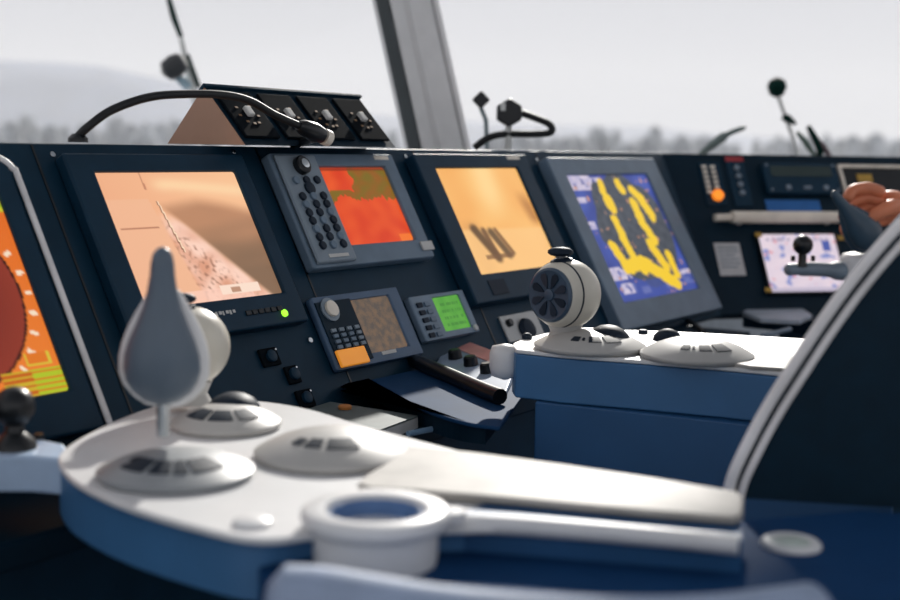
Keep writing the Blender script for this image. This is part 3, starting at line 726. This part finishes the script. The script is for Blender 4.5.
# ------------------------------------------------------------------ control pods
ZP = EYE-.332       # near pod top
ZQ = EYE-.29        # far pod top
def dome_h(r, R_, H): x = r/R_; return H*(1-x**2.25) if x < 1 else 0
def dome_prof(R_, H):
    return [(R_*.96, 0), (R_, .004), (R_, .007)]+[(R_*x, .007+dome_h(R_*x, R_, H)) for x in (.985, .95, .9, .8, .7, .55, .4, .25, .1, .01)]
def dome_patch(c, R_, H, r0, r1, t0, t1, n=10, m_=6, lift_=.0012):
    vs = []; fs = []
    for k in range(2):
        for j in range(m_+1):
            for i in range(n+1):
                r = R_*(r0+(r1-r0)*j/m_); a = R(t0+(t1-t0)*i/n)
                vs.append(c+V3((r*math.cos(a), r*math.sin(a), .007+dome_h(r, R_, H)+(lift_ if k == 0 else -.002))))
    N = (n+1)*(m_+1)
    for j in range(m_):
        for i in range(n):
            a = j*(n+1)+i; fs.append((a, a+n+1, a+n+2, a+1)); fs.append((N+a, N+a+1, N+a+n+2, N+a+n+1))
    ed = [i for i in range(n+1)]+[j*(n+1)+n for j in range(1, m_+1)]+[m_*(n+1)+i for i in range(n-1, -1, -1)]+[j*(n+1) for j in range(m_-1, 0, -1)]
    for k in range(len(ed)):
        a, b = ed[k], ed[(k+1) % len(ed)]; fs.append((a, b, N+b, N+a))
    return MB().add(vs, fs)
def disc(parent, c, R_, H, m, patches, pname='button'):
    o = build('disc_base', MB().lathe(dome_prof(R_, H), c, UZ, 64), m, parent, angle=60)
    for p in patches: build(pname, dome_patch(c, R_, H, *p), VENT, parent, angle=50)
    return o
FARP = [(.58, .72, -124, -112), (.61, .69, -108, -104), (.56, .74, -98, -80), (.53, .76, -74, -50)]

def ball_control(label, base, R_, H, discm, bc, br, ax, patches, cap):
    t = thing('ball_controller', label, 'controller', base)
    disc(t, base, R_, H, discm, patches)
    ax = V3(ax).normalized()
    prof = [(.001, -br)]+[(br*math.sin(a), -br*math.cos(a)) for a in [R(x) for x in range(8, 92, 7)]]+[(br*.995, br*.1), (br*.97, br*.28), (br*.92, br*.46), (br*.84, br*.62), (br*.78, br*.68), (br*.001, br*.68)]
    ball = build('ball', MB().lathe(prof, bc, ax, 56), BALLW, t, angle=50)
    build('seam_ring', MB().lathe([(br*.94, br*.36), (br*.957, br*.37), (br*.94, br*.415), (br*.91, br*.42)], bc, ax, 56), VENT, ball)
    # wheel face
    wc = bc+ax*br*.68
    wh = build('wheel', MB().lathe([(br*.77, -.001), (br*.77, br*.05), (br*.70, br*.10), (br*.62, br*.08), (.001, br*.06)], wc, ax, 48), WHEEL, t, angle=40)
    q = V3((0, 0, 1)); e1_ = (q-ax*q.dot(ax)).normalized(); e2_ = ax.cross(e1_)
    for k in range(8):
        a = 2*math.pi*(k+.5)/8; d = e1_*math.cos(a)+e2_*math.sin(a); s2 = -e1_*math.sin(a)+e2_*math.cos(a)
        P = [wc+ax*br*.085+d*br*f+s2*br*g for f, g in ((.18, 0), (.34, .075), (.54, .12), (.63, .06), (.63, -.06), (.54, -.12), (.34, -.075))]
        build('petal', MB().prism(P, ax*br*.03), VENT if k % 2 else mat('petal_dark', (34, 50, 66), .3), wh, smooth=False)
    build('hub', MB().lathe([(br*.17, 0), (br*.16, br*.05), (br*.1, br*.07)], wc+ax*br*.06, ax, 24), WHEEL, wh)
    # thumb lever
    sd = V3((-.16, -.05, 1)).normalized()
    st = bc+sd*br*.97
    build('collar', MB().lathe([(br*.34, -br*.10), (br*.32, br*.03), (br*.2, br*.08)], st, sd, 24), VENT, t)
    build('stem', MB().tube([st, st+sd*br*.20], br*.13, 12), STEELD, t)
    kc = st+sd*br*.25; rings = []
    for zf, rf in ((-.12, .30), (-.10, .75), (-.03, 1), (.05, .96), (.11, .7), (.14, .25)):
        rings.append([kc+V3((math.cos(2*math.pi*i/24)*rf*br*.37, math.sin(2*math.pi*i/24)*rf*br*.26, zf*br)) for i in range(24)])
    build('thumb_knob', MB().loft(rings), VENT, t, angle=50)
    # neck between ball and disc
    nb = V3((bc.x, bc.y, base.z+H*.5))
    build('neck', MB().lathe([(br*.55, 0), (br*.42, br*.25), (br*.55, br*.55)], nb, UZ, 30), DISCF, t)
    if cap:
        cc = base+cap; rings = []
        for zf, rf in ((0, 1), (.35, .95), (.7, .72), (.92, .4), (1, .1)):
            rings.append([cc+V3((math.cos(2*math.pi*i/28)*rf*.033, math.sin(2*math.pi*i/28)*rf*.036, zf*.024)) for i in range(28)])
        build('thumb_cap', MB().loft(rings), VENT, t, angle=60)
    return t

def lever(label, base, R_, H, discm, foot, tip, wid, deep, patches, tiltv=None):
    """paddle lever: teardrop from foot to tip, grey face toward the viewer, white back"""
    t = thing('paddle_lever', label, 'controller', base)
    if R_: disc(t, base, R_, H, discm, patches)
    L = (tip-foot).length; up = (tip-foot).normalized()
    vf = V3((0, -1, 0)); vf = (vf-up*vf.dot(up)).normalized(); sx = vf.cross(up)
    prof = [(.0, .10), (.03, .48), (.08, .74), (.15, .92), (.23, 1.0), (.32, .97), (.42, .84), (.52, .66), (.62, .50), (.72, .39), (.82, .325), (.90, .30), (.955, .25), (.985, .16), (1.0, .04)]
    N = 28
    bprof = [(.0, .10), (.03, .42), (.09, .68), (.18, .90), (.28, 1.0), (.40, 1.0), (.52, .93), (.64, .80), (.75, .64), (.85, .48), (.93, .33), (.98, .17), (1.0, .04)]
    def shell(ws, d0, d1, z0, z1, off, ex, prof=prof):
        rings = []
        for f, w in prof:
            c = foot+up*L*(z0+(z1-z0)*f)+vf*off
            rings.append([c+sx*math.cos(2*math.pi*i/N)*w*wid*ws+vf*(math.sin(2*math.pi*i/N)*(d0 if math.sin(2*math.pi*i/N) > 0 else d1)*(w**ex)) for i in range(N)])
        return MB().loft(rings)
    back = build('back_shell', shell(1.06, .010, deep, .0, .78, -.004, .8, bprof), WHITE, t, angle=70)
    build('paddle', shell(.90, deep*.8, .012, .04, 1.0, .006, .75), PADDLE, t, angle=70)
    build('stem', MB().tube([V3((foot.x, foot.y, base.z+(H+.005 if R_ else 0))), foot+up*.012], .007, 14), CHROME, t)
    return t

# -- near pod
npd = thing('control_pod', 'near white and blue control armrest filling the bottom left', 'armrest', zz(onz(300, 500, ZP), 0))
top_px = [(58, 460), (72, 479), (108, 498), (150, 513), (200, 527), (240, 536), (275, 538), (310, 534), (350, 532), (440, 528), (520, 522), (560, 490), (500, 462), (420, 440), (360, 424), (310, 409), (260, 401), (205, 400), (160, 405), (128, 415), (92, 431), (66, 447)]
tp = [zz(p, ZP) for p in catmull([onz(x, y, ZP) for x, y in top_px], 5)]
build('top_plate', MB().prism([p-UZ*.007 for p in tp], UZ*.007), WHITE, npd, bevel=.003, angle=50)
bp_ = [zz(onz(x, y, ZP-.0075), ZP-.0075) for x, y in top_px]
bp_ = [zz(p, ZP-.0075) for p in catmull(bp_, 5)]
bcx = sum(p.x for p in bp_)/len(bp_); bcy = sum(p.y for p in bp_)/len(bp_)
build('skirt', MB().prism([V3((bcx+(p.x-bcx)*.996, bcy+(p.y-bcy)*.996, ZP-.066)) for p in bp_], UZ*.0584), BLUE, npd, bevel=.002, angle=50)
ZR = ZP-.030
rt = [(258, 566), (300, 556), (452, 536), (600, 530), (742, 520), (860, 510), (1000, 519), (1004, 620), (860, 690), (640, 700), (440, 690), (300, 650)]
build('rear_deck', MB().prism([zz(onz(x, y, ZR), ZR-.036) for x, y in rt], UZ*.036), DARKBLUE, npd, bevel=.003, smooth=False)
build('lid_support', MB().prism([zz(onz(x, y, ZP), ZR+.0003) for x, y in ((452, 518), (742, 540), (738, 495), (560, 470))], UZ*(.0298)), BLUED, npd, smooth=False)
# pedestal below the armrest
pc = onz(640, 560, ZP); build('pedestal', MB().lathe([(.2, 0), (.2, .02), (.06, .05), (.055, ZP-.07)], V3((pc.x, pc.y, .001)), UZ, 36), BLUED, npd)
lid = [(357, 484), (366, 475), (392, 460), (412, 447), (470, 452), (560, 464), (660, 479), (738, 492), (744, 498), (743, 514), (735, 518), (640, 510), (520, 499), (420, 491), (370, 488)]
lp = [zz(onz(x, y, ZP+.009), ZP+.002) for x, y in lid]
build('flat_lid', MB().prism(lp, UZ*.008), LID, npd, bevel=.003, seg=3, smooth=True)
stp = [zz(onz(x, y, ZP), ZP-.001) for x, y in ((444, 521), (520, 525), (600, 531), (680, 538), (738, 544))]
build('edge_strip', MB().tube(stp, .0085, 14), WHITE, npd)
rail = [onz(x, y, ZP-.005) for x, y in ((284, 598), (320, 600), (372, 609), (440, 620), (520, 628), (620, 632), (710, 630), (790, 620), (812, 616))]
rail = [zz(p, ZP-.006) for p in rail]
rl = catmull(rail, 6, False)
build('padded_rail', MB().tube([rl[0]-(rl[1]-rl[0]).normalized()*.012]+rl+[rl[-1]+(rl[-1]-rl[-2]).normalized()*.014], [.012]+[.026]*len(rl)+[.010], 20), mat('rail_pad', (152, 168, 194), .5), npd, angle=60)
lt = onz(791, 537, ZP+.004); lt = onz(791, 540, ZR+.006); lt = zz(lt, ZR+.0003)
la = build('latch', MB().lathe([(.028, 0), (.028, .003), (.025, .006), (.020, .0055), (.019, .004), (.001, .004)], lt, UZ, 36), WHITE, npd); build('latch_lens', MB().lathe([(.018, .0042), (.014, .0062), (.001, .0075)], lt, UZ, 28), mat('glass_green', (196, 208, 200), .2), la)
# small stud on the plate
sd_ = onz(252, 524, ZP); build('stud', MB().lathe([(.018, .0003), (.017, .004), (.012, .006)], zz(sd_, ZP), UZ, 28), WHITE, npd)
# side arm with ball knob
arm = [(70, 452), (64, 443), (30, 436), (-10, 434), (-40, 433), (-40, 454), (-10, 456), (30, 456), (66, 459)]
arm_ = [zz(onz(x, y, ZP-.001), ZP-.042) for x, y in arm]
ap = MB().prism(arm_, UZ*.041)
build('side_arm', ap, mat('pale_blue_arm', (170, 192, 218), .42), npd, bevel=.005, smooth=True)
kb_ = onz(15, 447, ZP)
build('knob_boot', MB().lathe([(.024, 0), (.022, .008), (.011, .018), (.009, .03)], zz(kb_, ZP-.001), UZ, 24), BLACK, npd)
build('ball_knob', MB().lathe([(.008, -.02)]+[(.0225*math.sin(R(a)), -.0225*math.cos(R(a))) for a in range(25, 180, 12)]+[(.001, .0225)], zz(kb_, ZP+.045), UZ, 28), BLACK, npd, angle=60)
kk_ = onz(39, 438, ZP); build('set_screw', MB().lathe([(.006, 0), (.005, .006)], zz(kk_, ZP-.001), UZ, 12), BLACK, npd)

# cup holder
cz = ZP+.018
cc = onz(376, 508, cz)
ch = thing('cup_holder', 'round white cup holder ring clipped to the near armrest edge', 'cup holder', zz(cc, ZP-.03))
build('ring', MB().lathe([(.044, .048-.048), (.054, -.034+.034), (.055, .006), (.055, .030), (.064, .034), (.0665, .040), (.066, .046), (.062, .049), (.046, .0485), (.0435, .045), (.0425, .030), (.042, .002)], zz(cc, cz-.048), UZ, 56), WHITE, ch, angle=50)
build('liner', MB().lathe([(.001, .003), (.0415, .003), (.0415, .0445), (.0398, .0445), (.0395, .0075), (.001, .007)], zz(cc, cz-.048), UZ, 40), mat('blue_liner', (92, 124, 168), .4), ch)
build('side_tab', MB().lathe([(.012, 0), (.013, .008), (.011, .011)], zz(cc+V3((.067, .008, 0)), cz-.014), UZ, 20), WHITE, ch)

# near levers
R1 = .079; d1 = zz(onz(176, 466, ZP+.010), ZP+.0005)
ft = ony(163, 409, 1.365); tp_ = ony(164, 246, 1.355)
lever('grey teardrop paddle lever on round grey disc, nearest in front', zz(d1, ZP+.0003), R1, .018, DISC, ft, tp_, .0455, .036,
      [(.45, .58, -158, -150), (.42, .74, -146, -112), (.42, .74, -106, -84), (.42, .74, -80, -66), (.42, .74, -61, -24)])
R2 = .085; d2 = zz(onz(333, 444, ZP+.014), ZP+.0003)
t = thing('control_disc', 'domed pale disc without a lever on the near armrest', 'control disc', d2)
disc(t, d2, R2, .024, DISCF, [(.50, .64, -138, -124), (.46, .66, -118, -98), (.44, .68, -92, -56)])
d3 = zz(onz(226, 417, ZP+.012), ZP+.0003); b3 = ony(190, 346, 1.615)
ball_control('cream ball controller partly hidden behind the near grey paddle lever', d3, .066, .02, DISCF, b3, .050, (-.72, -.66, .05), [(.42, .74, -150, -112), (.42, .74, -106, -70), (.42, .74, -62, -28)], V3((.004, .03, .012)))

# -- far pod
fp = thing('control_pod', 'far blue control armrest with white top in the middle distance', 'armrest', zz(onz(650, 350, ZQ), 0))
ft_px = [(513, 346), (516, 349.5), (560, 354), (640, 360), (727, 367), (800, 374), (900, 384), (905, 346), (850, 341), (780, 337), (700, 332.5), (640, 330), (590, 329.5), (545, 333), (522, 339), (513, 343)]
fpp = [zz(onz(x, y, ZQ), ZQ) for x, y in ft_px]
build('top_plate', MB().prism([p-UZ*.006 for p in fpp], UZ*.006), WHITE, fp, bevel=.002, smooth=True, angle=50)
build('skirt', MB().prism([p-UZ*.072 for p in fpp], UZ*.0655), BLUE, fp, bevel=.003, smooth=True, angle=50)
fb = [onz(536, 352, ZQ), onz(727, 369, ZQ), onz(900, 386, ZQ), onz(900, 348, ZQ), onz(640, 334, ZQ), onz(560, 338, ZQ)]
build('pedestal_box', MB().prism([zz(p, .001) for p in fb], UZ*(ZQ-.074)), BLUED, fp, bevel=.003, smooth=False)
bm = ony(505, 361, 1.93)
build('end_bumper', MB().lathe([(.004, -.028), (.020, -.022), (.0235, -.008), (.0235, .012), (.020, .022), (.004, .026)], bm, UZ, 30), WHITE, fp, angle=60)
build('push_button', MB().lathe([(.008, 0), (.008, .006), (.004, .009)], zz(onz(527, 339, ZQ), ZQ+.0003), UZ, 16), VENT, fp)
build('push_button', MB().lathe([(.008, 0), (.008, .004), (.006, .006)], zz(onz(643, 333.5, ZQ), ZQ+.0003), UZ, 16), VENT, fp)
# lift-up flap on the right of the far plate
fl = [(728, 362), (776, 355), (880, 364), (900, 378), (806, 370), (750, 366)]
build('flat_lid', MB().prism([zz(onz(x, y, ZQ+.005), ZQ+.0005) for x, y in fl], UZ*.005), LID, fp, bevel=.001, smooth=False)

RF = .083
dA = zz(onz(590, 341, ZQ+.012), ZQ+.0003); bA = ony(566, 294, dA.y+.01)
ball_control('sharp cream ball controller with dark spoked wheel on the far armrest', dA, RF, .023, DISCF, bA, .052, (-.68, -.72, .03), FARP, V3((.026, -.004, .013)))
dB = zz(onz(697, 350, ZQ+.012), ZQ+.0003)
t = thing('control_disc', 'domed pale disc right of the spoked ball controller', 'control disc', dB)
disc(t, dB, .081, .024, DISCF, FARP)
hp = dB+V3((-.035, .045, .018)); rings = []
for zf, rf in ((0, 1), (.4, .93), (.75, .66), (.95, .3), (1, .05)):
    rings.append([hp+V3((math.cos(2*math.pi*i/24)*rf*.022, math.sin(2*math.pi*i/24)*rf*.02, zf*.018)) for i in range(24)])
build('thumb_cap', MB().loft(rings), VENT, t, angle=60)

# ------------------------------------------------------------------ helm chair
YC = 1.36
ed = [(731, 500), (733, 486), (742, 463), (768, 413), (800, 362), (830, 317), (862, 274), (900, 230), (960, 165), (1010, 120)]
edge = catmull([ony(x, y, YC) for x, y in ed], 5, False)
bx = thing('helm_chair', 'black leather helm chair backrest with pale piped edge at right', 'chair', zz(ony(860, 520, YC+.2), 0))
ZCH = ZR
S = V3((.303, .953, 0))
cl = [ony(1120, 120, YC), ony(1140, 400, YC), ony(1060, 520, YC)]
low = ony(760, 520, YC)
poly = edge+[p for p in cl]
build('backrest', MB().prism([V3(p)+S*.008 for p in poly], S*.25), LEATHER, bx, bevel=.012, seg=3, smooth=True, angle=40)
build('edge_piping', MB().tube([p+S*.004+V3((-.003, 0, .003)) for p in edge], .0062, 12), PIPE, bx)
inn = [p+V3((.0095, -.0, -.0063)) for p in edge]
build('inner_piping', MB().tube([p+S*.004 for p in inn], .0042, 10), PIPE, bx)
sc = ony(830, 520, YC)+S*.22
build('chair_post', MB().lathe([(.10, 0), (.10, .02), (.05, .05), (.045, ZP-.12)], V3((sc.x+.05, sc.y-.06, .001)), UZ, 36), BLUED, bx)

# ------------------------------------------------------------------ second chair's armrest, lever and the hand
ZA = EYE-.235
YA = 2.9
fa = thing('knob_controller', 'grey side arm carrying a black ball knob in front of the lavender screen', 'armrest', zz(ony(830, 275, YA), 0))
aa = [ony(786, 270, YA-.02), ony(802, 269, YA-.01), ony(830, 270, YA), ony(858, 273, YA+.02)]
build('arm', MB().tube(catmull(aa, 5, False), [.010]+[.0135]*4+[.016]*6+[.021]*5, 14), MIDGREY, fa, angle=60)
kbn = ony(803, 245, YA-.02)
build('knob_stem', MB().lathe([(.012, 0), (.009, .012), (.009, .03)], V3((kbn.x, kbn.y, kbn.z-.048)), UZ, 16), BLACK, fa)
build('ball_knob', MB().lathe([(.006, -.021)]+[(.022*math.sin(R(a)), -.022*math.cos(R(a))) for a in range(25, 180, 12)]+[(.001, .022)], kbn, UZ, 24), BLACK, fa, angle=60)
for px in (793, 813):
    pq = ony(px, 259, YA-.02); build('set_screw', MB().lathe([(.005, -.005), (.005, .006), (.003, .008)], pq, UZ, 10), BLACK, fa)
j0 = ony(862, 264, YA+.02)
build('joint', MB().lathe([(.045, -.03), (.05, -.02), (.05, .01), (.042, .022), (.02, .026)], j0, UZ, 30), WHITE, fa, angle=60)
build('pedestal', MB().tube([j0-UZ*.031, zz(j0, .001)], [.03, .05], 20), BLUED, fa)
lv0 = ony(877, 250, YA-.03); lv1 = ony(831, 191, YA-.05)
lv = lever('dark paddle lever gripped by the hand at the right edge', V3((lv0.x+.002, lv0.y+.02, j0.z+.027)), 0, 0, DISC, lv0, lv1, .039, .028, [])
for ch_ in lv.children:
    if ch_.name.startswith(('paddle', 'back_shell')): ch_.data.materials[0] = mat('dark_paddle', (52, 74, 90), .38)

# hand: skin-modifier body, palm behind the lever, fingers curling round its far edge
def skin_mesh(name, verts, edges, radii, m, parent, sub=2):
    org = ORG[parent.name]
    me = bpy.data.meshes.new(name); me.from_pydata([tuple(V3(v)-org) for v in verts], edges, []); me.update()
    o = bpy.data.objects.new(name, me); C.objects.link(o); o.parent = parent; me.materials.append(m); ORG[o.name] = org
    md = o.modifiers.new('skin', 'SKIN'); md.use_smooth_shade = True
    for i, r in enumerate(radii):
        sv = me.skin_vertices[0].data[i]; sv.radius = (r, r) if not isinstance(r, tuple) else r; sv.use_root = (i == 0)
    s2 = o.modifiers.new('subdivision', 'SUBSURF'); s2.levels = sub; s2.render_levels = sub
    return o
YH = YA+.03
def hp_(px, py, dy=0): return ony(px, py, YH+dy)
per = thing('person', 'person at the right edge, only a bare hand gripping the dark lever', 'person', zz(hp_(920, 240), 0))
hv_, he_, hr_ = [], [], []
def chain(pts, rads, root=None):
    i0 = None
    for k, (p, r) in enumerate(zip(pts, rads)):
        hv_.append(V3(p)); hr_.append(r); i = len(hv_)-1
        if k == 0:
            if root is not None: he_.append((root, i))
        else: he_.append((i-1, i))
        if k == 0: i0 = i
    return i0
# wrist/forearm towards the right, palm back of hand up
chain([hp_(906, 214, .035)], [.044])                               # wrist side of the palm
chain([hp_(932, 226, .06), hp_(990, 248, .11), hp_(1060, 270, .16)], [.031, .034, .042], 0)
chain([hp_(890, 206, .015), hp_(880, 202, .0)], [(.044, .040), (.034, .034)], 0)
skin_mesh('hand', hv_, he_, hr_, SKIN, per)
def finger(pts, rads, nm='finger'):
    vs = [V3(p) for p in pts]; return skin_mesh(nm, vs, [(i, i+1) for i in range(len(vs)-1)], rads, SKIN, per)
finger([hp_(884, 195, .0), hp_(868, 188, -.01), hp_(852, 190, -.03), hp_(846, 201, -.05)], [.019, .0165, .0145, .012])
finger([hp_(884, 204, .0), hp_(866, 197, -.004), hp_(848, 203, -.02), hp_(842, 217, -.05), hp_(846, 224, -.064)], [.019, .016, .014, .012, .0105])
finger([hp_(886, 212, .005), hp_(868, 207, .0), hp_(850, 216, -.015), hp_(843, 230, -.045), hp_(848, 236, -.06)], [.018, .0155, .0135, .0115, .010])
finger([hp_(890, 220, .012), hp_(874, 219, .005), hp_(857, 228, -.005), hp_(849, 240, -.035), hp_(853, 244, -.05)], [.0165, .014, .012, .0105, .009])
finger([hp_(898, 206, -.01), hp_(888, 208, -.04), hp_(876, 214, -.06), hp_(866, 222, -.062)], [.022, .019, .0155, .012], 'thumb')
build('sleeve', MB().tube([hp_(985, 248, .095), hp_(1070, 273, .17), hp_(1150, 300, .24)], [.045, .055, .065], 20), SLEEVE, per)

# ------------------------------------------------------------------ light
w = bpy.data.worlds.new('sky'); bpy.context.scene.world = w; w.use_nodes = True
bg = w.node_tree.nodes['Background']; bg.inputs['Color'].default_value = lin((219, 219, 224))+(1,); bg.inputs['Strength'].default_value = 1.0
sl = bpy.data.lights.new('sun', 'SUN'); so = bpy.data.objects.new('sun', sl); C.objects.link(so)
sl.energy = 5.0; sl.angle = R(1.5); sl.color = (1, .95, .88)
tv = V3((-.17, -1, 0)).normalized()*math.cos(R(26))+V3((0, 0, -math.sin(R(26))))
so.rotation_euler = tv.to_track_quat('-Z', 'Y').to_euler(); so.location = (1, 6, 6)

GROUPS = {'camera_monitor': 'camera monitors in the console', 'ball_controller': 'ball controllers on the armrests', 'control_disc': 'control discs without levers', 'control_pod': 'control armrests', 'paddle_lever': 'paddle levers', 'wiper': 'wipers outside the right window'}
for o in bpy.data.objects:
    k = o.name.split('.')[0]
    if 'label' in o and o.parent is None and k in GROUPS: o['group'] = GROUPS[k]

s = bpy.context.scene
s.view_settings.view_transform = 'Standard'; s.view_settings.look = 'None'; s.view_settings.exposure = 0; s.view_settings.gamma = 1
s.view_settings.use_curve_mapping = False
s.cycles.use_denoising = True
s.cycles.max_bounces = 8; s.cycles.transparent_max_bounces = 12; s.cycles.volume_bounces = 1
